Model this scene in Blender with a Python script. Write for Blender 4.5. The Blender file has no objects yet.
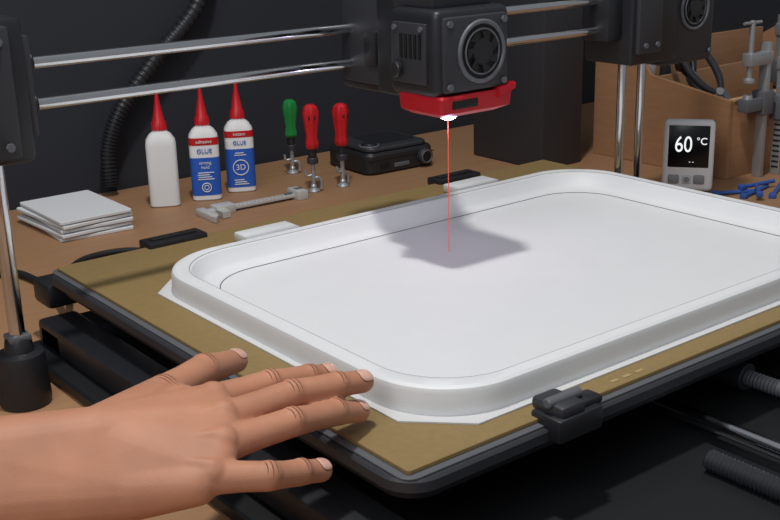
import bpy, bmesh, math, random
from mathutils import Vector, Matrix, Euler
from mathutils.bvhtree import BVHTree
random.seed(3)
SC = bpy.context.scene
COL = SC.collection
V = Vector
pi = math.pi

# ------------------------------------------------------------------ materials
def lin(c):
    return tuple(((x/255)/12.92 if x/255 <= .04045 else ((x/255+.055)/1.055)**2.4) for x in c)
def mat(name, rgb, rough=.55, metal=0., var=.0, scale=40., bump=0., emis=0., sss=0., coat=0., stretch=None, spec=.5):
    m = bpy.data.materials.new(name); m.use_nodes = True
    nt = m.node_tree; b = nt.nodes['Principled BSDF']
    c = lin(rgb) + (1,)
    b.inputs['Base Color'].default_value = c
    b.inputs['Roughness'].default_value = rough
    b.inputs['Metallic'].default_value = metal
    b.inputs['Specular IOR Level'].default_value = spec
    b.inputs['Coat Weight'].default_value = coat
    if sss:
        b.inputs['Subsurface Weight'].default_value = sss
        b.inputs['Subsurface Radius'].default_value = (1, .35, .2)
        b.inputs['Subsurface Scale'].default_value = .003
    if emis:
        b.inputs['Emission Color'].default_value = c
        b.inputs['Emission Strength'].default_value = emis
    if var or bump:
        tc = nt.nodes.new('ShaderNodeTexCoord'); mp = nt.nodes.new('ShaderNodeMapping')
        nz = nt.nodes.new('ShaderNodeTexNoise'); nz.inputs['Scale'].default_value = scale
        nz.inputs['Detail'].default_value = 5
        nt.links.new(tc.outputs['Object'], mp.inputs[0]); nt.links.new(mp.outputs[0], nz.inputs['Vector'])
        if stretch: mp.inputs['Scale'].default_value = stretch
        if var:
            r = nt.nodes.new('ShaderNodeValToRGB')
            r.color_ramp.elements[0].position = .3; r.color_ramp.elements[1].position = .7
            r.color_ramp.elements[0].color = tuple(x*(1-var) for x in c[:3]) + (1,)
            r.color_ramp.elements[1].color = tuple(min(1, x*(1+var)) for x in c[:3]) + (1,)
            nt.links.new(nz.outputs[0], r.inputs[0]); nt.links.new(r.outputs[0], b.inputs['Base Color'])
        if bump:
            bp = nt.nodes.new('ShaderNodeBump'); bp.inputs['Strength'].default_value = bump
            bp.inputs['Distance'].default_value = .002
            nt.links.new(nz.outputs[0], bp.inputs['Height']); nt.links.new(bp.outputs[0], b.inputs['Normal'])
    return m

M_BLACK = mat('black_plastic', (33, 34, 38), .42)
M_BLACK2 = mat('black_plastic_soft', (50, 51, 56), .48)
M_DARK = mat('dark_metal', (23, 24, 27), .5)
M_VOID = mat('recess_black', (9, 9, 10), .6)
M_RIM = mat('grey_rim', (96, 98, 103), .42)
M_STEEL = mat('polished_steel', (215, 217, 220), .14, 1.)
M_STEEL2 = mat('brushed_steel', (172, 174, 176), .4, .55, var=.06, scale=90)
M_STEEL3 = mat('satin_steel', (205, 205, 203), .45, .25, var=.04, scale=90)
M_RED = mat('red_plastic', (196, 24, 34), .4)
M_RED2 = mat('red_shroud_plastic', (186, 20, 36), .4)
M_GREEN = mat('green_plastic', (28, 128, 60), .38)
M_WHITE = mat('white_plastic', (228, 228, 228), .5)
M_WHITE2 = mat('thermometer_shell', (248, 248, 248), .5)
M_TRAY = mat('tray_print_plastic', (225, 226, 227), .5, var=.01, scale=30)
M_BRIM = mat('brim_plastic', (206, 206, 206), .6)
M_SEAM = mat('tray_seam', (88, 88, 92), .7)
M_SHEET = mat('pei_build_sheet', (138, 115, 72), .6, var=.07, scale=160, bump=.03)
M_PAD = mat('yellow_mark', (168, 146, 100), .6)
M_BENCH = mat('bench_wood', (162, 122, 88), .6, var=.06, scale=9, stretch=(1, 9, 9))
M_WALL = mat('painted_wall_dark', (38, 41, 49), .8, var=.08, scale=3)
M_FLOOR = mat('floor_concrete', (80, 78, 76), .8, var=.1, scale=8)
M_WOOD = mat('tool_box_wood', (164, 122, 88), .65, var=.07, scale=14, stretch=(2, 2, 12))
M_WOODE = mat('tool_box_edge', (196, 154, 112), .65)
M_BLUE = mat('blue_label', (38, 92, 190), .45)
M_TIE = mat('blue_nylon', (48, 88, 165), .4)
M_TIP = mat('lcd_white', (240, 242, 245), .5, emis=.9)
M_LCD = mat('lcd_black', (12, 13, 16), .25)
M_CARD = mat('white_tile', (216, 218, 220), .6)
M_CARDE = mat('tile_gap_grey', (120, 122, 126), .8)  # plain darker grey for the slabs filling the gaps between tiles
M_GREY = mat('grey_plastic', (150, 152, 156), .5)
M_NAIL = mat('finger_nail', (226, 178, 158), .3, coat=.3)
M_NAILR = mat('nail_fold', (124, 72, 54), .6)
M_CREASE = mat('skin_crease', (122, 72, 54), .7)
M_LASER = mat('laser_beam', (205, 70, 50), .5, emis=.7)
M_GLOW = mat('laser_lens', (240, 230, 255), .3, emis=14.)
M_VIOLET = mat('laser_lens_ring', (150, 110, 235), .3, emis=2.2)
M_RUB = mat('black_rubber', (20, 20, 22), .7)
M_SKIN = mat('skin', (188, 132, 104), .55, var=.10, scale=30, sss=.05, spec=.35)
nt = M_SKIN.node_tree; tc = nt.nodes.new('ShaderNodeTexCoord')
vz = nt.nodes.new('ShaderNodeTexVoronoi'); vz.inputs['Scale'].default_value = 620; vz.feature = 'DISTANCE_TO_EDGE'
bp_ = nt.nodes.new('ShaderNodeBump'); bp_.inputs['Strength'].default_value = .25; bp_.inputs['Distance'].default_value = .0004
nt.links.new(tc.outputs['Object'], vz.inputs['Vector']); nt.links.new(vz.outputs['Distance'], bp_.inputs['Height'])
nt.links.new(bp_.outputs[0], nt.nodes['Principled BSDF'].inputs['Normal'])

# ------------------------------------------------------------------ geometry helpers
def fin(name, bm, m, ang=35, smooth=True):
    bmesh.ops.recalc_face_normals(bm, faces=bm.faces[:])
    me = bpy.data.meshes.new(name); bm.to_mesh(me); bm.free()
    if smooth:
        for p in me.polygons: p.use_smooth = True
        me.set_sharp_from_angle(angle=math.radians(ang))
    o = bpy.data.objects.new(name, me); COL.objects.link(o)
    for k in (m if isinstance(m, (list, tuple)) else [m]): me.materials.append(k)
    return o
def box(name, x0, x1, y0, y1, z0, z1, m, bev=.002, seg=2):
    bm = bmesh.new(); bmesh.ops.create_cube(bm, size=1)
    for v in bm.verts:
        v.co = V(((x0+x1)/2+v.co.x*(x1-x0), (y0+y1)/2+v.co.y*(y1-y0), (z0+z1)/2+v.co.z*(z1-z0)))
    if bev: bmesh.ops.bevel(bm, geom=bm.edges[:], offset=bev, segments=seg, affect='EDGES', profile=.5)
    return fin(name, bm, m)
def frame_of(d):
    d = d.normalized(); a = V((0, 0, 1)) if abs(d.z) < .9 else V((1, 0, 0))
    u = a.cross(d).normalized(); return u, d.cross(u)
def cyl(name, p, q, r, m, r2=None, n=32, bev=0.):
    p, q = V(p), V(q); r2 = r if r2 is None else r2
    ax = q-p; L = ax.length; d = ax/L
    prof = [(0, 0), (0, r), (L, r2), (L, 0)]
    if bev: prof = [(0, 0), (0, r-bev), (bev, r), (L-bev, r2), (L, r2-bev), (L, 0)]
    return lathe(name, p, d, prof, m, n)
def lathe(name, p, d, prof, m, n=32, mod=None, ang=35):
    p = V(p); d = V(d).normalized(); u, w = frame_of(d)
    bm = bmesh.new(); rings = []
    for h, r in prof:
        if r < 1e-6: rings.append([bm.verts.new(p+d*h)])
        else:
            ring = []
            for i in range(n):
                t = 2*pi*i/n; rr = r*(mod(h, t) if mod else 1)
                ring.append(bm.verts.new(p+d*h+(u*math.cos(t)+w*math.sin(t))*rr))
            rings.append(ring)
    for a, b in zip(rings, rings[1:]):
        for i in range(n):
            j = (i+1) % n
            if len(a) == 1 and len(b) == 1: continue
            if len(a) == 1: bm.faces.new((a[0], b[i], b[j]))
            elif len(b) == 1: bm.faces.new((a[i], b[0], a[j]))
            else: bm.faces.new((a[i], b[i], b[j], a[j]))
    return fin(name, bm, m, ang)
def catmull(pts, k=8):
    P = [V(p) for p in pts]; out = []
    for i in range(len(P)-1):
        a = P[max(i-1, 0)]; b = P[i]; c = P[i+1]; d = P[min(i+2, len(P)-1)]
        for s in range(k):
            t = s/k
            out.append(.5*((2*b)+(c-a)*t+(2*a-5*b+4*c-d)*t*t+(3*b-a-3*c+d)*t**3))
    out.append(P[-1]); return out
def tube(name, pts, r, m, n=12, smooth=8, closed=False, rfun=None):
    P = catmull(pts, smooth) if smooth else [V(p) for p in pts]
    bm = bmesh.new(); rings = []; u = None; N = len(P)
    for i, p in enumerate(P):
        if closed: d = (P[(i+1) % N]-P[i-1]).normalized()
        else: d = (P[min(i+1, N-1)]-P[max(i-1, 0)]).normalized()
        if u is None: u, _ = frame_of(d)
        u = (u-d*u.dot(d)).normalized(); w = d.cross(u)
        rr = rfun(i, i/(N-1)) if rfun else r
        rings.append([bm.verts.new(p+(u*math.cos(2*pi*k/n)+w*math.sin(2*pi*k/n))*rr) for k in range(n)])
    pairs = list(zip(rings, rings[1:]))+([(rings[-1], rings[0])] if closed else [])
    for a, b in pairs:
        for k in range(n): bm.faces.new((a[k], a[(k+1) % n], b[(k+1) % n], b[k]))
    if not closed: bm.faces.new(rings[0]); bm.faces.new(rings[-1])
    return fin(name, bm, m, 50)
def rrect(x0, x1, y0, y1, r, n=10):
    pts = []
    for cx, cy, a in ((x1-r, y1-r, 0), (x0+r, y1-r, 90), (x0+r, y0+r, 180), (x1-r, y0+r, 270)):
        for i in range(n+1):
            t = math.radians(a+90*i/n); pts.append((cx+r*math.cos(t), cy+r*math.sin(t)))
    return pts
def loft(name, loops, m, ang=35, cap0=True, cap1=True):
    bm = bmesh.new(); R = [[bm.verts.new(p) for p in L] for L in loops]
    for a, b in zip(R, R[1:]):
        n = len(a)
        for i in range(n): bm.faces.new((a[i], a[(i+1) % n], b[(i+1) % n], b[i]))
    if cap0: bm.faces.new(R[0])
    if cap1: bm.faces.new(R[-1])
    return fin(name, bm, m, ang)
def plate(name, x0, x1, y0, y1, z0, z1, r, m, bev=.001):
    f = lambda o, z: [(x, y, z) for x, y in rrect(x0+o, x1-o, y0+o, y1-o, max(r-o, .0005))]
    return loft(name, [f(bev, z0), f(0, z0+bev), f(0, z1-bev), f(bev, z1)], m)
def prism(name, poly, axis, a, b, m, bev=0):
    def P(u, v, t): return {'x': (t, u, v), 'y': (u, t, v), 'z': (u, v, t)}[axis]
    bm = bmesh.new(); A = [bm.verts.new(P(u, v, a)) for u, v in poly]; B = [bm.verts.new(P(u, v, b)) for u, v in poly]
    n = len(poly); bm.faces.new(A); bm.faces.new(B)
    for i in range(n): bm.faces.new((A[i], A[(i+1) % n], B[(i+1) % n], B[i]))
    if bev: bmesh.ops.bevel(bm, geom=bm.edges[:], offset=bev, segments=2, affect='EDGES')
    return fin(name, bm, m)
def torus(name, c, d, R, r, m, n=48, k=10):
    c = V(c); u, w = frame_of(V(d))
    return tube(name, [c+(u*math.cos(2*pi*i/n)+w*math.sin(2*pi*i/n))*R for i in range(n)], r, m, n=k, smooth=0, closed=True)
def text(name, s, size, m, M, depth=.0003, align='CENTER'):
    cu = bpy.data.curves.new(name, 'FONT'); cu.body = s; cu.size = size; cu.extrude = depth; cu.align_x = align; cu.align_y = 'CENTER'
    t = bpy.data.objects.new(name, cu); COL.objects.link(t)
    bpy.context.view_layer.update()
    me = bpy.data.meshes.new_from_object(t.evaluated_get(bpy.context.evaluated_depsgraph_get()))
    bpy.data.objects.remove(t)
    me.materials.clear(); me.materials.append(m)
    o = bpy.data.objects.new(name, me); COL.objects.link(o); me.transform(M); return o
def xf(objs, M):
    for o in objs: o.data.transform(M)
    return objs
def group(name, objs, loc=(0, 0, 0), parent=None):
    e = bpy.data.objects.new(name, None); e.empty_display_size = .02; COL.objects.link(e); e.location = loc
    for o in objs:
        o.parent = e; o.matrix_parent_inverse = Matrix.Translation(-V(loc))
    if parent: e.parent = parent
    return e

TZ = -.075      # bench top height (build plate surface is z = 0)

# ------------------------------------------------------------------ room
box('floor', -1.6, 3.4, -1.6, 1.56, -.875, -.825, M_FLOOR, 0)
wl = box('wall_back', -1.6, 3.4, 1.48, 1.56, -.825, 1.6, M_WALL, 0)
bench = [box('bench_top', -.5, 2.6, -.12, 1.475, TZ-.035, TZ, M_BENCH, .003)]
for i, (x, y) in enumerate([(-.42, -.05), (2.52, -.05), (-.42, 1.4), (2.52, 1.4)]):
    bench.append(box('leg_%d' % (i+1), x-.035, x+.035, y-.035, y+.035, -.825, TZ-.035, M_BENCH, .003))
bench.append(box('apron', -.42, 2.52, -.06, -.035, TZ-.12, TZ-.035, M_BENCH, .002))
group('workbench', bench)

# ------------------------------------------------------------------ printer
PR = []
PZ = TZ+.0004
PR += [plate('base_plate', .318, 1.08, .25, .96, PZ, TZ+.012, .02, M_DARK, .002),
       box('base_rail_left', .335, .372, .33, .95, TZ+.012, TZ+.036, M_BLACK, .004),
       box('base_rail_right', 1.0, 1.04, .33, .95, TZ+.012, TZ+.036, M_BLACK, .004),
       box('base_cross_rear', .335, 1.04, .90, .945, TZ+.012, TZ+.034, M_BLACK, .004),
       box('base_cross_front', .372, 1.0, .262, .29, TZ+.012, TZ+.036, M_BLACK, .004)]
for i, x in enumerate((.628, .86)):
    PR.append(cyl('bed_guide_rod_%d' % (i+1), (x, .28, -.049), (x, .92, -.049), .0058, M_STEEL))
    for j, y in enumerate((.56, .80)):
        PR.append(box('bearing_%d_%d' % (i, j), x-.017, x+.017, y-.025, y+.025, -.063, -.03, M_BLACK2, .003))
def thread(name, x, y0, y1, z, r, m):
    L = y1-y0; prof = [(0, 0)]; k = int(L/.0032)
    for i in range(k): prof += [(i*.0032, r*.8), (i*.0032+.0016, r)]
    prof += [(L, r*.8), (L, 0)]
    return lathe(name, (x, y0, z), (0, 1, 0), prof, m, 20, ang=60)
PR += [thread('lead_screw_1', .715, .28, .52, -.049, .0065, M_RIM), thread('lead_screw_2', .592, .28, .415, -.055, .0075, M_BLACK2),
       cyl('screw_coupler', (.715, .47, -.049), (.715, .53, -.049), .011, M_BLACK2, bev=.001),
       box('bed_carriage', .47, .90, .53, .83, -.034, -.024, M_BLACK, .002)]
bed = [plate('spring_frame', .362, .992, .455, .962, -.024, -.014, .022, M_DARK, .002),
       plate('heated_plate', .354, 1.0, .446, .971, -.014, -.0045, .024, M_BLACK2, .0015),
       plate('insulation_layer', .358, .996, .450, .967, -.0045, -.003, .010, M_RIM, .0004),
       plate('build_sheet', .363, .991, .455, .962, -.003, 0, .003, M_SHEET, .0004)]
for i, (x, y) in enumerate([(.400, .93), (.965, .93), (.965, .49)]):
    bed.append(cyl('leveling_knob_%d' % (i+1), (x, y, -.042), (x, y, -.024), .013, M_BLACK, bev=.002))
bed += [box('latch_base', .468, .508, .436, .462, -.012, .004, M_BLACK, .002), box('latch_body', .472, .494, .438, .466, .002, .011, M_BLACK2, .003),
        cyl('latch_pin', (.470, .450, .011), (.500, .450, .011), .0035, M_RIM, bev=.0008), box('latch_lever', .492, .513, .441, .455, .002, .008, M_BLACK, .002)]
for i, (x, y) in enumerate([(.485, .964), (.848, .964)]):
    bed.append(box('clip_pad_%d' % (i+1), x-.033, x+.030, y-.012, y+.012, -.004, .005, M_BLACK, .002))
    bed.append(box('clip_ridge_%d' % (i+1), x-.026, x+.022, y-.004, y+.004, .005, .0065, M_RUB, .0006))
for i, x in enumerate((.548, .560, .573)):
    bed.append(box('mark_%d' % (i+1), x-.0035, x+.0035, .4605, .4635, 0, .0004, M_PAD, 0))
bed.append(box('corner_connector', .352, .392, .962, 1.0, -.04, -.016, M_BLACK, .005))
GY = .86; ZU = .199; ZL = .167
gan = [cyl('guide_rod_upper', (.30, GY, ZU), (1.0, GY, ZU), .0047, M_STEEL), cyl('guide_rod_lower', (.30, GY, ZL), (1.0, GY, ZL), .0047, M_STEEL)]
gan += [box('end_block', .250, .313, .838, .885, .127, .236, M_BLACK, .005), box('end_cap', .276, .300, .832, .841, .132, .231, M_BLACK2, .003),
        box('end_plate', .311, .318, .842, .878, .145, .222, M_BLACK2, .002)]
for z in (ZU, ZL): gan.append(cyl('rod_collar', (.316, GY, z), (.324, GY, z), .0085, M_BLACK, bev=.001))
for z in (.142, .220): gan.append(cyl('bolt', (.290, .8325, z), (.290, .829, z), .0035, M_RIM, n=6))
UX = .286
gan += [cyl('upright_rod', (UX, GY, -.03), (UX, GY, .55), .0064, M_STEEL),
        lathe('rod_foot', (UX, GY, PZ), (0, 0, 1), [(0, 0), (0, .020), (.004, .0212), (.040, .0200), (.044, .019), (.046, .012), (.056, .0105), (.058, .009), (.058, 0)], M_BLACK),
        box('rod_nut', UX-.009, UX+.009, .851, .869, -.020, -.014, M_RIM, .002)]
for i, x in enumerate((1.012, 1.046)):
    gan += [cyl('upright_rod_right_%d' % i, (x, GY, TZ+.012), (x, GY, .55), .0052, M_STEEL), cyl('foot_right_%d' % i, (x, GY, TZ+.01), (x, GY, TZ+.04), .013, M_BLACK, bev=.002)]
def fan(px, c, R):
    c = V(c); out = [torus(px+'_rim', c, (0, 1, 0), R, R*.085, M_RIM),
        lathe(px+'_well', c+V((0, -.0004, 0)), (0, 1, 0), [(0, R*.97), (.0003, 0)], M_VOID, 40),
        torus(px+'_inner_ring', c+V((0, -.001, 0)), (0, 1, 0), R*.76, R*.035, M_RIM),
        lathe(px+'_hub', c+V((0, .001, 0)), (0, -1, 0), [(0, R*.46), (.003, R*.44), (.0036, 0)], M_BLACK, 32)]
    for i in range(7):
        a = 2*pi*i/7; bm = bmesh.new(); vs = []
        for rr, da in ((.40, 0), (.72, .25), (.70, .75), (.40, .5)):
            vs.append(bm.verts.new(c+V((math.cos(a+da)*R*rr, -.0016-.001*(da < .4), math.sin(a+da)*R*rr))))
        bm.faces.new(vs); out.append(fin(px+'_blade_%d' % i, bm, M_DARK))
    return out
gan += [box('motor_mount', .985, 1.062, .825, .895, .128, .30, M_BLACK, .004), box('motor_body', 1.058, 1.15, .838, .92, .118, .30, M_BLACK2, .008),
        box('mount_plate', .990, 1.03, .819, .827, .140, .25, M_BLACK2, .003), box('mount_arm', .962, .990, .84, .88, .155, .215, M_BLACK, .004)]
gan += fan('motor_fan', (1.108, .8365, .182), .024)
for x, z in ((1.0, .15), (1.02, .15), (1.0, .235), (1.07, .13), (1.14, .13)): gan.append(cyl('bolt', (x, .8375 if x > 1.05 else .8185, z), (x, .8345 if x > 1.05 else .816, z), .003, M_RIM, n=6))
gan += [box('rear_upright', 1.172, 1.255, 1.14, 1.29, PZ, .62, M_BLACK2, .003), box('rear_upright_rib', 1.255, 1.268, 1.20, 1.28, PZ, .62, M_BLACK, .002)]
# print head
hd = [box('carriage_block', .632, .700, .795, .882, .142, .262, M_BLACK, .005), box('carriage_side', .6265, .634, .805, .872, .150, .232, M_BLACK2, .003),
      box('carriage_lug', .620, .630, .812, .83, .168, .20, M_BLACK, .003),
      box('carriage_front_plate', .612, .682, .770, .80, .148, .248, M_BLACK, .004),
      box('head_body', .598, .681, .702, .765, .154, .226, M_BLACK, .007, 3), box('head_bezel', .604, .675, .6985, .705, .158, .220, M_BLACK2, .003),
      box('head_top', .606, .672, .715, .77, .224, .262, M_BLACK2, .005),
      box('side_panel', .5955, .600, .713, .757, .165, .215, M_BLACK2, .0015), cyl('side_port', (.5958, .748, .176), (.590, .748, .176), .007, M_BLACK, bev=.001)]
for i in range(5): hd.append(box('side_vent_%d' % i, .5945, .5965, .718+i*.006, .721+i*.006, .186, .206, M_VOID, 0))
hd += fan('head_fan', (.6445, .6982, .190), .0245)
for x in (.6095, .6695):
    for z in (.1635, .2145): hd.append(cyl('bolt', (x, .699, z), (x, .6965, z), .003, M_RIM, n=6))
for y in (.718, .752): hd.append(cyl('bolt', (.5955, y, .2105), (.594, y, .2105), .0025, M_RIM, n=6))
cx, cy = .650, .748
def rl(x0, x1, y0, y1, r, z): return [(x, y, z) for x, y in rrect(x0, x1, y0, y1, r, 5)]
hd += [loft('red_shroud', [rl(.601, .680, .699, .755, .004, .156), rl(.600, .681, .698, .756, .004, .154), rl(.601, .680, .699, .755, .004, .1415), rl(.611, .672, .710, .752, .004, .1365)], M_RED2, 25),
       prism('shroud_lip', [(.662, .149), (.683, .155), (.683, .161), (.662, .158)], 'y', .696, .730, M_RED2, .001),
       box('shroud_recess', .612, .640, .6975, .7005, .145, .152, M_VOID, .0006), box('hotend_block', .625, .678, .738, .778, .138, .158, M_BLACK, .003),
       lathe('nozzle', (cx, cy, .141), (0, 0, -1), [(0, .017), (.005, .015), (.006, .011), (.010, .008), (.011, 0)], M_RIM),
       lathe('laser_lens_ring', (cx, cy, .1310), (0, 0, -1), [(0, .0100), (.0018, .0094), (.0024, .006), (.0024, 0)], M_VIOLET),
       lathe('laser_lens', (cx, cy, .1290), (0, 0, -1), [(0, .0080), (.0020, .0068), (.0036, .0035), (.0042, 0)], M_GLOW)]
hd.append(cyl('laser_beam', (cx, cy, .128), (cx, cy, .0034), .00042, M_LASER, n=8))
printer = group('large_format_3d_printer', PR)
group('heated_bed', bed, parent=printer); group('gantry', gan, parent=printer); group('print_head', hd, parent=printer)

# ------------------------------------------------------------------ printed tray
tx0, tx1, ty0, ty1, tr = .4035, .940, .479, .862, .062
TH = .0205
prof = [(0, .0008), (0, TH-.0045), (.0010, TH-.0015), (.0030, TH), (.0118, TH), (.0138, TH-.0012), (.0185, .0080), (.0218, .0052), (.0275, .0038), (.032, .0030)]
tray = [loft('tray_body', [[(x, y, z) for x, y in rrect(tx0+o, tx1-o, ty0+o, ty1-o, tr-o*.25, 16)] for o, z in prof], M_TRAY, 30)]
c = .036
bp = [(.398+c, .4725), (.945-c, .4725), (.945, .4725+c), (.945, .867-c), (.945-c, .867), (.398+c, .867), (.398, .867-c), (.398, .4725+c)]
tray.append(prism('brim', bp, 'z', .0001, .0012, M_BRIM))
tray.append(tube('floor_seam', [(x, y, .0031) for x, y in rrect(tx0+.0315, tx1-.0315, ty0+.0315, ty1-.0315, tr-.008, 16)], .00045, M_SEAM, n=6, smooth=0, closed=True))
tray.append(tube('rim_seam', [(x, y, TH-.0003) for x, y in rrect(tx0+.0121, tx1-.0121, ty0+.0121, ty1-.0121, tr-.0030, 16)], .00042, M_GREY, n=6, smooth=0, closed=True))
for i, (x, y) in enumerate([(.556, .908), (.826, .912)]):
    tray.append(box('anchor_tab_%d' % (i+1), x-.030, x+.030, y-.014, y+.014, .0001, .0095, M_TRAY, .002))
    tray.append(box('anchor_strap_%d' % (i+1), x-.022, x+.022, .860, y-.012, .0001, .004, M_TRAY, .001))
group('printed_plastic_tray', tray)

# ------------------------------------------------------------------ hand
def ico(p, r, bm):
    m = Matrix.Translation(V(p)); bmesh.ops.create_icosphere(bm, subdivisions=3, radius=r, matrix=m)
def hull(sph):
    bm = bmesh.new()
    for p, r in sph: ico(p, r, bm)
    res = bmesh.ops.convex_hull(bm, input=bm.verts[:])
    bmesh.ops.delete(bm, geom=list({g for g in res['geom_interior']+res['geom_unused'] if isinstance(g, bmesh.types.BMVert)}), context='VERTS')
    me = bpy.data.meshes.new('h'); bm.to_mesh(me); bm.free(); return me
W1, W2 = V((.211, .532, .041)), V((.215, .511, .020))
F1, F2 = V((.150, .552, .043)), V((.155, .540, .025))
E = V((.02, .590, .050)); E2 = V((-.10, .625, .060))
I = [V((.2845, .5363, .040)), V((.325, .5390, .038)), V((.355, .5420, .0325)), V((.372, .5455, .0285))]
Mi = [V((.277, .513, .039)), V((.326, .5165, .0385)), V((.360, .5185, .0335)), V((.381, .521, .0290))]
Ri = [V((.266, .4945, .034)), V((.312, .496, .0325)), V((.350, .507, .0225)), V((.374, .5165, .0125))]
Pk = [V((.251, .481, .026)), V((.277, .4665, .023)), V((.300, .4715, .015)), V((.317, .4760, .0085))]
Th = [V((.228, .540, .040)), V((.2665, .562, .041)), V((.305, .583, .038)), V((.340, .604, .028))]
rad = {'I': (.0102, .0086, .0080, .0070), 'M': (.0104, .0089, .0083, .0073), 'R': (.0102, .0087, .0081, .0072), 'P': (.0098, .0082, .0076, .0068), 'T': (.0145, .0112, .0104, .0080)}
fing = {'I': I, 'M': Mi, 'R': Ri, 'P': Pk, 'T': Th}
N = V((-.05, -.42, .90)).normalized()
parts = []
for k, J in fing.items():
    r = rad[k]
    for a in range(3):
        mid = J[a].lerp(J[a+1], .5); rm_ = (r[a]+r[a+1])/2*.94
        parts.append(hull([(J[a], r[a]), (mid, rm_)])); parts.append(hull([(mid, rm_), (J[a+1], r[a+1])]))
    for a in (1, 2):
        d = (J[a+1]-J[a-1]).normalized(); n = (N-d*N.dot(d)).normalized()
        parts.append(hull([(J[a]+n*.0013, r[a]*.97)]))
parts.append(hull([(W1, .0185), (W2, .0185), (I[0], .0106), (Mi[0], .0108)]))
parts.append(hull([(W1, .0170), (W2, .0185), (Mi[0], .0108), (Ri[0], .0106), (Pk[0], .0104)]))
parts.append(hull([(W2, .0185), (W2+V((.015, -.006, 0)), .0165), (Pk[0]+V((-.008, .002, -.002)), .0120)]))
parts.append(hull([(W1, .0180), (W1+V((.02, .006, -.002)), .0175), (Th[0], .016), (Th[1], .0115)]))
parts.append(hull([(Th[0], .012), (Th[1], .0090), (I[0]+V((-.004, 0, -.002)), .0088), (Mi[0], .007)]))
parts.append(hull([(W1, .0185), (W2, .0185), (F1, .0205), (F2, .0215)]))
parts.append(hull([(F1, .0205), (F2, .0215), (E, .034)])); parts.append(hull([(E, .034), (E2, .042)]))
for k in 'IMRP':
    J = fing[k]; a = W1.lerp(W2, {'I': .1, 'M': .3, 'R': .5, 'P': .7}[k])+N*.0150
    parts.append(hull([(a, .0026), (J[0]+N*.0092, .0034)]))
    parts.append(hull([(J[0]+N*.0034, .0094 if k != 'P' else .0087)]))
bm = bmesh.new()
for me in parts: bm.from_mesh(me)
me = bpy.data.meshes.new('hand_raw'); bm.to_mesh(me); bm.free()
raw = bpy.data.objects.new('hand_raw', me); COL.objects.link(raw)
rm = raw.modifiers.new('r', 'REMESH'); rm.mode = 'VOXEL'; rm.voxel_size = .0010
sm = raw.modifiers.new('s', 'SMOOTH'); sm.iterations = 9; sm.factor = .5
bpy.context.view_layer.update()
hm = bpy.data.meshes.new_from_object(raw.evaluated_get(bpy.context.evaluated_depsgraph_get()))
bpy.data.objects.remove(raw)
for p in hm.polygons: p.use_smooth = True
hm.materials.clear(); hm.materials.append(M_SKIN)
skin = bpy.data.objects.new('palm_and_fingers', hm); COL.objects.link(skin)
tb = bmesh.new(); tb.from_mesh(hm); bvh = BVHTree.FromBMesh(tb); tb.free()
hand = [skin]
def surf(p, d):
    h = bvh.ray_cast(p, d, .018)
    return h[0]
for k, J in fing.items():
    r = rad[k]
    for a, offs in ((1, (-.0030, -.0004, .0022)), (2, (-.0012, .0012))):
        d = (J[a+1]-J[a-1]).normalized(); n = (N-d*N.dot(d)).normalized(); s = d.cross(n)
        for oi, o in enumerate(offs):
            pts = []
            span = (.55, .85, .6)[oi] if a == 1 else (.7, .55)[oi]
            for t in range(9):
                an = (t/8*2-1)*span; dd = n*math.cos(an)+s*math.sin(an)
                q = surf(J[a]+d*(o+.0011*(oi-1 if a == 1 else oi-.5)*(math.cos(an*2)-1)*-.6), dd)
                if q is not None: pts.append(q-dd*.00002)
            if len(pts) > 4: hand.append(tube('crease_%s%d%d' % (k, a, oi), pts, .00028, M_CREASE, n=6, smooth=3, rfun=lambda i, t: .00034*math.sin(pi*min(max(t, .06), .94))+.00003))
    d = (J[3]-J[2]).normalized(); n = (N-d*N.dot(d)).normalized(); s = d.cross(n)
    def nailmesh(nm, Ln, aw, lift, shift, m):
        bm = bmesh.new(); ctr = J[3]+d*(shift*r[3]); rings = []
        q0 = surf(ctr, n) or ctr+n*r[3]
        c0 = bm.verts.new(q0+n*lift)
        for ri in range(1, 6):
            f = ri/5; ring = []
            for ti in range(28):
                t = 2*pi*ti/28; cu, su = math.cos(t), math.sin(t)
                u = math.copysign(abs(cu)**.75, cu)*f; v = math.copysign(abs(su)**.75, su)*f
                an = v*aw; dd = (n*math.cos(an)+s*math.sin(an)); b0 = ctr+d*(u*Ln)
                q = surf(b0, dd)
                if q is None: q = b0+dd*r[3]*.8
                ring.append(bm.verts.new(q+dd*(lift if ri < 5 else -.0003)))
            rings.append(ring)
        for i in range(28): bm.faces.new((c0, rings[0][i], rings[0][(i+1) % 28]))
        for A, B in zip(rings, rings[1:]):
            for i in range(28): bm.faces.new((A[i], B[i], B[(i+1) % 28], A[(i+1) % 28]))
        return fin(nm, bm, m, 70)
    hand.append(nailmesh('nail_fold_%s' % k, r[3]*1.08, 1.05, .00015, -.14, M_NAILR))
    hand.append(nailmesh('nail_%s' % k, r[3]*.95, .90, .00045, -.12, M_NAIL))
group('human_hand', hand)

# ------------------------------------------------------------------ stack of tiles
st = []
for i in range(5):
    z = TZ+i*.0054; a = math.radians((-4, 3, -2, 4, 0)[i]); dx = (.004, -.003, .003, -.002, 0)[i]
    b = plate('tile_%d' % (i+1), -.047, .047, -.066, .066, 0, .0040, .003, M_CARD, .0006)
    xf([b], Matrix.Translation((.540+dx, 1.342, z+.0001))@Matrix.Rotation(a, 4, 'Z')); st.append(b)
    if i < 4:
        g = box('gap_filler_%d' % (i+1), -.042, .042, -.060, .060, .0040, .0055, M_CARDE, 0)
        xf([g], Matrix.Translation((.540, 1.342, z))); st.append(g)
group('stack_of_white_tiles', st)

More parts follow.
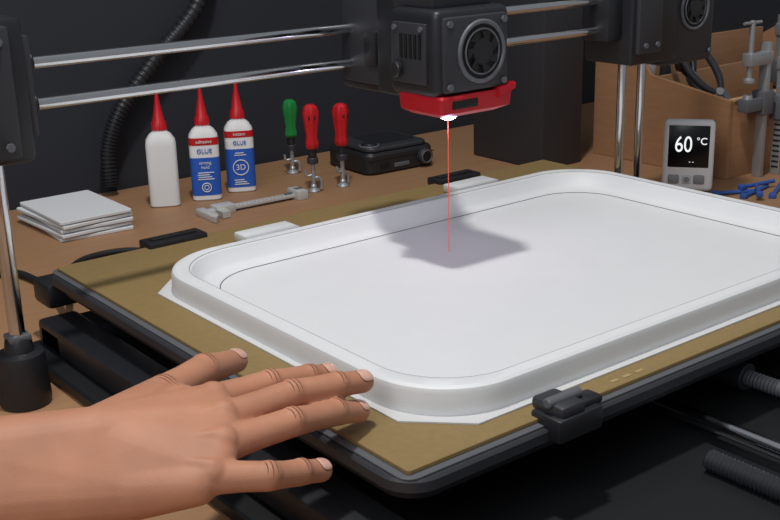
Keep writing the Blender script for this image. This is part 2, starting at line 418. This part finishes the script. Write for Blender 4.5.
# ------------------------------------------------------------------ glue bottles
def sup(a, b, e=4., n=48, t0=0, t1=2*pi, closed=True):
    out = []
    for i in range(n if closed else n+1):
        t = t0+(t1-t0)*i/n; cc, s = math.cos(t), math.sin(t)
        out.append((a*math.copysign(abs(cc)**(2/e), cc), b*math.copysign(abs(s)**(2/e), s)))
    return out
def bottle(name, x, y, label, hs=1., rot=-28):
    a, b = .0200, .0145
    prof = [(.0, a-.002, b-.002, 4), (.002, a, b, 4), (.083, a, b, 4), (.090, a*.95, b*.95, 3.5), (.097, a*.72, b*.78, 2.8), (.101, .0095, .0095, 2), (.106, .0085, .0085, 2)]
    o = [loft('bottle_body', [[(p, q, z*hs) for p, q in sup(aa, bb, e)] for z, aa, bb, e in prof], M_WHITE)]
    o.append(lathe('red_cap', (0, 0, .103*hs), (0, 0, 1), [(0, 0), (0, .0100), (.010, .0092), (.012, .0078), (.036, .0035), (.047*hs, .0022), (.048*hs, 0)], M_RED, 36,
                   mod=lambda h, t: 1+(.05*math.cos(14*t) if h < .011 else 0)))
    if label:
        def patch(nm, z0, z1, m, k=1.012, t0=pi+.25, t1=2*pi-.25):
            L = sup(a*k, b*k+.0002, 4, 40, t0, t1, False); bm = bmesh.new()
            A = [bm.verts.new((p, q, z0)) for p, q in L]; B = [bm.verts.new((p, q, z1)) for p, q in L]
            for i in range(len(L)-1): bm.faces.new((A[i], A[i+1], B[i+1], B[i]))
            return fin(nm, bm, m)
        R90 = Matrix.Rotation(pi/2, 4, 'X'); fr = -(b*1.03+.0004)
        def bars(zs, w, m):
            for i, z in enumerate(zs): o.append(box('label_line_%d' % i, -w+.001*(i % 2), w-.003*(i % 3), fr-.0002, fr+.0006, z, z+.0011, m, 0))
        if label == 1:
            o += [patch('label_blue', .008, .060, M_BLUE), patch('label_red', .077, .087, M_RED)]
            o.append(text('label_brand', 'adhesive', .0062, M_WHITE, Matrix.Translation((0, fr, .0818))@R90))
            o.append(text('label_title', 'GLUE', .0085, M_BLUE, Matrix.Translation((0, fr, .0690))@R90))
            o.append(text('label_text', 'strong\nhold', .0062, M_WHITE, Matrix.Translation((0, fr, .050))@R90))
            bars((.030, .033, .036, .039), .011, M_WHITE)
            o.append(torus('label_logo', (0, fr, .019), (0, 1, 0), .006, .0007, M_WHITE)); o.append(torus('label_logo_in', (0, fr, .019), (0, 1, 0), .003, .0005, M_WHITE))
        else:
            o += [patch('label_blue', .008, .062, M_BLUE), patch('label_red', .078, .087, M_RED)]
            o.append(text('label_title', 'instant', .0062, M_WHITE, Matrix.Translation((0, fr, .0828))@R90))
            o.append(text('label_sub', 'GLUE', .0075, M_BLUE, Matrix.Translation((0, fr, .0705))@R90))
            o.append(text('label_text', '3D', .011, M_WHITE, Matrix.Translation((0, fr, .036))@R90))
            o.append(torus('label_logo', (0, fr, .036), (0, 1, 0), .0105, .0007, M_WHITE))
            bars((.012, .015, .018), .010, M_WHITE); bars((.053, .056), .008, M_WHITE)
    xf(o, Matrix.Translation((x, y, TZ))@Matrix.Rotation(math.radians(rot), 4, 'Z'))
    group(name, o)
bottle('glue_bottle', .671, 1.352, 0)
bottle('glue_bottle.001', .730, 1.343, 1)
bottle('glue_bottle.002', .789, 1.350, 2)

# ------------------------------------------------------------------ screw clamps (handled)
def sclamp(name, x, y, m, h, rot, style):
    o = [lathe('foot_pad', (0, 0, 0), (0, 0, 1), [(0, 0), (0, .0085), (.002, .009), (.004, .007), (.006, .004), (.008, .0045), (.011, .003), (.013, 0)], M_STEEL2),
         cyl('shaft', (0, 0, .006), (0, 0, h*.50), .0030, M_STEEL2), cyl('ferrule', (0, 0, h*.40), (0, 0, h*.52), .0058, M_BLACK, bev=.001),
         cyl('collar', (0, 0, h*.33), (0, 0, h*.40), .0078, M_BLACK2, bev=.001)]
    fl = lambda hh, t: 1+.06*math.cos(6*t)
    H = h*.5
    o.append(lathe('handle', (0, 0, h*.5), (0, 0, 1), [(0, 0), (0, .0068), (H*.06, .0092), (H*.15, .0090), (H*.3, .0078), (H*.6, .0102), (H*.82, .0113), (H*.94, .0095), (H, .005), (H, 0)], m, 36, mod=fl))
    if style == 1: o += [torus('hang_hole_ring', (0, -.0094, h*.86), (0, 1, .1), .0038, .0012, M_DARK, 24, 8), cyl('hang_hole', (0, -.0101, h*.86), (0, .0101, h*.86), .0032, M_VOID)]
    o.append(tube('hook_arm', [(0, 0, h*.16), (.008, 0, h*.16), (.011, 0, h*.11), (.011, 0, .004)], .0019, M_STEEL2, n=8))
    o.append(tube('hook_arm_b', [(0, 0, h*.20), (-.009, 0, h*.19), (-.011, 0, h*.26)], .0019, M_STEEL2, n=8))
    xf(o, Matrix.Translation((x, y, TZ))@Matrix.Rotation(math.radians(rot), 4, 'Z')); group(name, o)
sclamp('screw_clamp', .898, 1.385, M_GREEN, .110, -30, 0)
sclamp('screw_clamp.001', .858, 1.272, M_RED, .122, -25, 1)
sclamp('screw_clamp.002', .905, 1.268, M_RED, .118, 10, 1)

# ------------------------------------------------------------------ black device
dv = [plate('case', -.062, .062, -.056, .056, 0, .032, .016, M_BLACK, .004), plate('lid', -.056, .054, -.050, .050, .032, .039, .014, M_BLACK2, .002),
      plate('lid_inset', -.026, .046, -.03, .042, .039, .0398, .008, M_BLACK, .0003)]
dv += [torus('dial_ring', (-.040, -.028, .039), (0, 0, 1), .014, .0018, M_RIM, 32, 8), cyl('dial', (-.040, -.028, .037), (-.040, -.028, .043), .012, M_BLACK, bev=.001),
       cyl('lens_barrel', (.040, -.052, .017), (.040, -.064, .017), .012, M_BLACK2, bev=.001), torus('lens_ring', (.040, -.0645, .017), (0, 1, 0), .009, .001, M_RIM, 24, 8), cyl('lens_glass', (.040, -.0635, .017), (.040, -.0644, .017), .008, M_VOID),
       box('port_1', -.04, -.025, -.0575, -.054, .010, .018, M_VOID, .0005), box('port_2', -.015, .012, -.0575, -.054, .008, .014, M_RIM, .0005),
       box('seam_band', -.0585, .0585, -.0565, .0565, .0215, .0225, M_VOID, 0)]
xf(dv, Matrix.Translation((1.028, 1.340, TZ))@Matrix.Rotation(math.radians(-2), 4, 'Z'))
group('power_adapter', dv)

# ------------------------------------------------------------------ caliper
cp = [box('beam', -.07, .075, -.006, .006, .003, .0075, M_STEEL3, .0006), box('fixed_jaw', -.078, -.066, -.030, .012, .0, .009, M_STEEL3, .001),
      prism('jaw_tip', [(-.078, -.030), (-.066, -.030), (-.0765, -.044)], 'z', .001, .008, M_STEEL3),
      box('slider', -.058, -.030, -.010, .010, .0, .0115, M_STEEL3, .0012), prism('slider_jaw', [(-.058, -.008), (-.046, -.008), (-.048, -.028), (-.060, -.030)], 'z', .001, .009, M_STEEL3),
      cyl('lock_screw', (-.044, .010, .006), (-.044, .017, .006), .003, M_RIM), box('end_stop', .062, .078, -.016, .014, 0, .013, M_STEEL3, .0012), box('end_notch', .066, .0785, -.004, .004, .009, .0135, M_RIM, .0005),
      cyl('depth_rod', (.05, 0, .0085), (.082, 0, .0085), .0018, M_RIM)]
for i in range(14): cp.append(box('tick_%d' % i, -.022+i*.006, -.0215+i*.006, -.0055, -.001, .0075, .0077, M_DARK, 0))
xf(cp, Matrix.Translation((.752, 1.262, TZ))@Matrix.Rotation(math.radians(-2), 4, 'Z'))
group('sliding_caliper', cp)

# ------------------------------------------------------------------ thermometer
th = [box('housing', -.033, .033, -.012, .012, 0, .095, M_WHITE2, .006, 3), box('screen', -.0265, .0265, -.0128, -.010, .032, .088, M_LCD, .0008),
      box('foot_stand', -.024, .024, .008, .026, 0, .006, M_WHITE2, .002)]
R90 = Matrix.Rotation(pi/2, 4, 'X')
th += [text('digits', '60', .030, M_TIP, Matrix.Translation((-.007, -.0131, .062))@R90@Matrix.Scale(.78, 4, (1, 0, 0))), text('unit', '\u00b0C', .013, M_TIP, Matrix.Translation((.0165, -.0131, .067))@R90),
       text('sub_reading', '- -', .007, M_TIP, Matrix.Translation((.004, -.0131, .040))@R90)]
for i, (x, w) in enumerate([(-.018, .009), (-.001, .007), (.015, .009)]): th.append(box('button_%d' % i, x-w*.8, x+w*.8, -.0142, -.011, .010, .022, M_GREY if i != 1 else M_CARD, .002))
th.append(cyl('button_ring', (-.001, -.0142, .016), (-.001, -.0150, .016), .0038, M_GREY))
xf(th, Matrix.Translation((1.230, .926, TZ+.001))@Matrix.Rotation(math.radians(-52), 4, 'Z')@Matrix.Rotation(math.radians(-5), 4, 'X'))
group('digital_thermometer', th)

# ------------------------------------------------------------------ tool box
BX0, BX1, BY0, BY1 = 1.314, 1.74, .925, 1.17
prf = [(BY0, TZ), (BY1, TZ), (BY1, .069), (1.13, .092), (1.09, .088), (1.065, .057), (BY0, .035)]
tb_ = [prism('end_panel_left', prf, 'x', BX0, BX0+.009, M_WOOD, .0008), prism('end_panel_right', prf, 'x', BX1-.009, BX1, M_WOOD, .0008),
       box('front_panel', BX0+.009, BX1-.009, BY0, BY0+.008, TZ, .034, M_WOOD, .0008), box('back_panel', BX0+.009, BX1-.009, BY1-.008, BY1, TZ, .084, M_WOOD, .0008),
       box('bottom_panel', BX0+.009, BX1-.009, BY0+.008, BY1-.008, TZ, TZ+.008, M_WOOD, 0), box('divider', BX0+.009, BX1-.009, 1.075, 1.081, TZ+.008, .05, M_WOOD, .0008),
       box('top_rail', BX0+.009, BX1-.009, BY0-.001, BY0+.009, .033, .037, M_WOODE, .0008)]
group('wooden_tool_box', tb_)
def orient(ax):
    return V(ax).normalized().to_track_quat('Z', 'Y').to_matrix().to_4x4()
def pliers(name, p, ax, roll, m):
    o = []
    for s in (-1, 1):
        o.append(tube('handle_%d' % (s+2), [(s*.004, 0, 0), (s*.014, 0, -.02), (s*.018, 0, -.05), (s*.012, 0, -.085)], .005, m, n=12, rfun=lambda i, t: .0040+.0016*math.sin(pi*t)))
        o.append(prism('jaw_%d' % (s+2), [(0, -.006), (s*.010, 0), (s*.009, .014), (s*.003, .040), (s*.0006, .040), (s*.0006, .004)], 'y', -.004, .004, M_RIM, .0006))
    o.append(cyl('pivot', (0, -.006, 0), (0, .006, 0), .006, M_STEEL2, bev=.001))
    xf(o, Matrix.Translation(p)@orient(ax)@Matrix.Rotation(roll, 4, 'Z')); group(name, o)
pliers('pliers', (1.392, 1.000, .030), (.25, -.60, -.80), .9, M_BLACK2)
pliers('pliers.001', (1.385, 1.045, .050), (.10, -.45, -.88), .3, M_BLACK)
wr = [box('shank', -.0055, .0055, -.002, .002, 0, .13, M_STEEL2, .001), prism('open_jaw', [(-.006, .126), (-.015, .138), (-.014, .154), (-.006, .160), (-.006, .144), (.006, .144), (.006, .160), (.014, .154), (.015, .138), (.006, .126)], 'y', -.003, .003, M_STEEL2, .0006)]
xf(wr, Matrix.Translation((1.375, 1.125, TZ+.012))@Matrix.Rotation(math.radians(8), 4, 'Y')@Matrix.Rotation(math.radians(-40), 4, 'Z')@Matrix.Scale(1.12, 4)); group('open_end_wrench', wr)
def driver(name, x, y, m, tilt, k=1.12):
    o = [cyl('blade', (0, 0, .0), (0, 0, .09), .0025, M_STEEL2), lathe('grip', (0, 0, .085), (0, 0, 1), [(0, 0), (0, .006), (.006, .0085), (.02, .007), (.05, .009), (.062, .008), (.066, .004), (.066, 0)], m, 30, mod=lambda h, t: 1+.06*math.cos(6*t))]
    xf(o, Matrix.Translation((x, y, TZ+.012))@Matrix.Rotation(math.radians(tilt), 4, 'Y')@Matrix.Scale(k, 4)); group(name, o)
driver('screwdriver', 1.43, 1.12, M_BLACK2, -6)
driver('screwdriver.001', 1.465, 1.135, M_RUB, 6, 1.2)
def fclamp(name, p, rot, L=.19, J=.034):
    o = [box('bar', -.0042, .0042, -.007, .007, 0, L, M_STEEL2, .001), box('fixed_jaw', -.007, J+.008, -.008, .008, L-.030, L-.012, M_STEEL2, .002),
         box('sliding_jaw', -.009, J+.010, -.009, .009, L-.092, L-.074, M_RIM, .002), box('jaw_collar', -.011, .011, -.011, .011, L-.099, L-.066, M_RIM, .002)]
    for i in range(12): o.append(box('notch_%d' % i, -.0049, -.0037, -.005, .005, .01+i*.0075, .0125+i*.0075, M_DARK, 0))
    prof = [(0, 0)]
    for i in range(30): prof += [(i*.0025, .0035), (i*.0025+.00125, .0042)]
    prof += [(.076, .0035), (.076, 0)]
    o += [lathe('screw', (J, 0, L-.045), (0, 0, 1), prof, M_STEEL2, 16, ang=60), lathe('swivel_pad', (J, 0, L-.052), (0, 0, 1), [(0, 0), (0, .008), (.004, .008), (.007, .004), (.007, 0)], M_STEEL2),
          cyl('tommy_bar', (J-.018, 0, L+.028), (J+.018, 0, L+.028), .0022, M_STEEL2), lathe('lower_pad', (J, 0, L-.074), (0, 0, 1), [(0, 0), (0, .007), (.005, .006), (.005, 0)], M_STEEL2)]
    xf(o, Matrix.Translation(p)@Matrix.Rotation(math.radians(rot), 4, 'Z')); group(name, o)
fclamp('f_clamp', (1.364, .908, TZ), 178, .188)
fclamp('f_clamp.001', (1.396, .900, TZ), 8, .178)
fclamp('f_clamp.002', (1.50, .975, TZ+.009), -20, .20)

# ------------------------------------------------------------------ blue cable ties
tie = []
for i, (x, y, a, L, z) in enumerate([(1.262, .868, -30, .06, .003), (1.285, .855, 10, .07, .003), (1.30, .862, -8, .06, .0085), (1.275, .846, 40, .05, .0085), (1.31, .84, 25, .07, .003)]):
    d = V((math.cos(math.radians(a)), math.sin(math.radians(a)), 0))
    c0 = V((x, y, TZ+z)); tie.append(tube('strap_%d' % i, [c0-d*L/2, c0, c0+d*L/2], .0028, M_TIE, n=8, smooth=4))
    tie.append(box('head_%d' % i, -.005, .005, -.0045, .0045, -.003, .0035, M_TIE, .001)); xf([tie[-1]], Matrix.Translation(c0-d*L/2)@Matrix.Rotation(math.radians(a), 4, 'Z'))
group('blue_cable_ties', tie)

# ------------------------------------------------------------------ cables
hp = [V((.86, 1.458, .42)), V((.835, 1.457, .30)), V((.802, 1.456, .181)), V((.725, 1.455, .105)), V((.668, 1.455, .043)), V((.643, 1.455, -.009)), V((.638, 1.45, -.061))]
tube('corrugated_hose', hp, .011, M_BLACK, n=20, smooth=44, rfun=lambda i, t: .0115 if (i//2) % 2 else .0095)
tube('power_cable', [(.30, 1.21, -.071), (.36, 1.20, -.071), (.40, 1.19, -.070), (.41, 1.13, -.070), (.40, 1.06, -.060), (.385, .99, -.032)], .0042, M_RUB, n=12)
tube('power_cable.001', [(.385, .995, -.026), (.41, 1.06, -.068), (.44, 1.14, -.071), (.48, 1.185, -.071), (.53, 1.185, -.071), (.57, 1.14, -.071)], .0036, M_RUB, n=12)

# ------------------------------------------------------------------ light
def area(name, loc, tgt, size, e, col):
    l = bpy.data.lights.new(name, 'AREA'); l.shape = 'DISK'; l.size = size; l.energy = e; l.color = col
    o = bpy.data.objects.new(name, l); COL.objects.link(o); o.location = loc
    o.rotation_euler = (V(tgt)-V(loc)).to_track_quat('-Z', 'Y').to_euler(); return o
area('ceiling_lamp_key', (.42, .62, 1.65), (.65, .75, 0), .12, 16, (1, .99, .97))
area('soft_fill_light', (-.55, .05, 1.2), (.9, 1.0, 0), 1.1, 10.5, (.96, .98, 1))  # unseen fill light, added on the camera's left to brighten the thermometer
pl = bpy.data.lights.new('laser_glow', 'POINT'); pl.energy = .045; pl.color = (.75, .6, 1); pl.shadow_soft_size = .006
po = bpy.data.objects.new('laser_glow', pl); COL.objects.link(po); po.location = (.650, .748, .117)
w = bpy.data.worlds.new('room_ambient'); SC.world = w; w.use_nodes = True
w.node_tree.nodes['Background'].inputs[0].default_value = (.88, .93, 1, 1); w.node_tree.nodes['Background'].inputs[1].default_value = .24
SC.view_settings.view_transform = 'Standard'

# ------------------------------------------------------------------ camera
pitch, head, roll = math.radians(17.836), math.radians(37.855), math.radians(-1.448)
F = V((math.sin(head)*math.cos(pitch), math.cos(head)*math.cos(pitch), -math.sin(pitch)))
R = V((math.cos(head), -math.sin(head), 0)); U = R.cross(F)
R2 = R*math.cos(roll)+U*math.sin(roll); U2 = -R*math.sin(roll)+U*math.cos(roll)
cam = bpy.data.objects.new('camera', bpy.data.cameras.new('camera')); COL.objects.link(cam)
cam.matrix_world = Matrix(((R2.x, U2.x, -F.x, 0), (R2.y, U2.y, -F.y, 0), (R2.z, U2.z, -F.z, .315), (0, 0, 0, 1)))
cam.data.lens = 1134.3*36/780; cam.data.sensor_width = 36; cam.data.clip_start = .01
SC.camera = cam
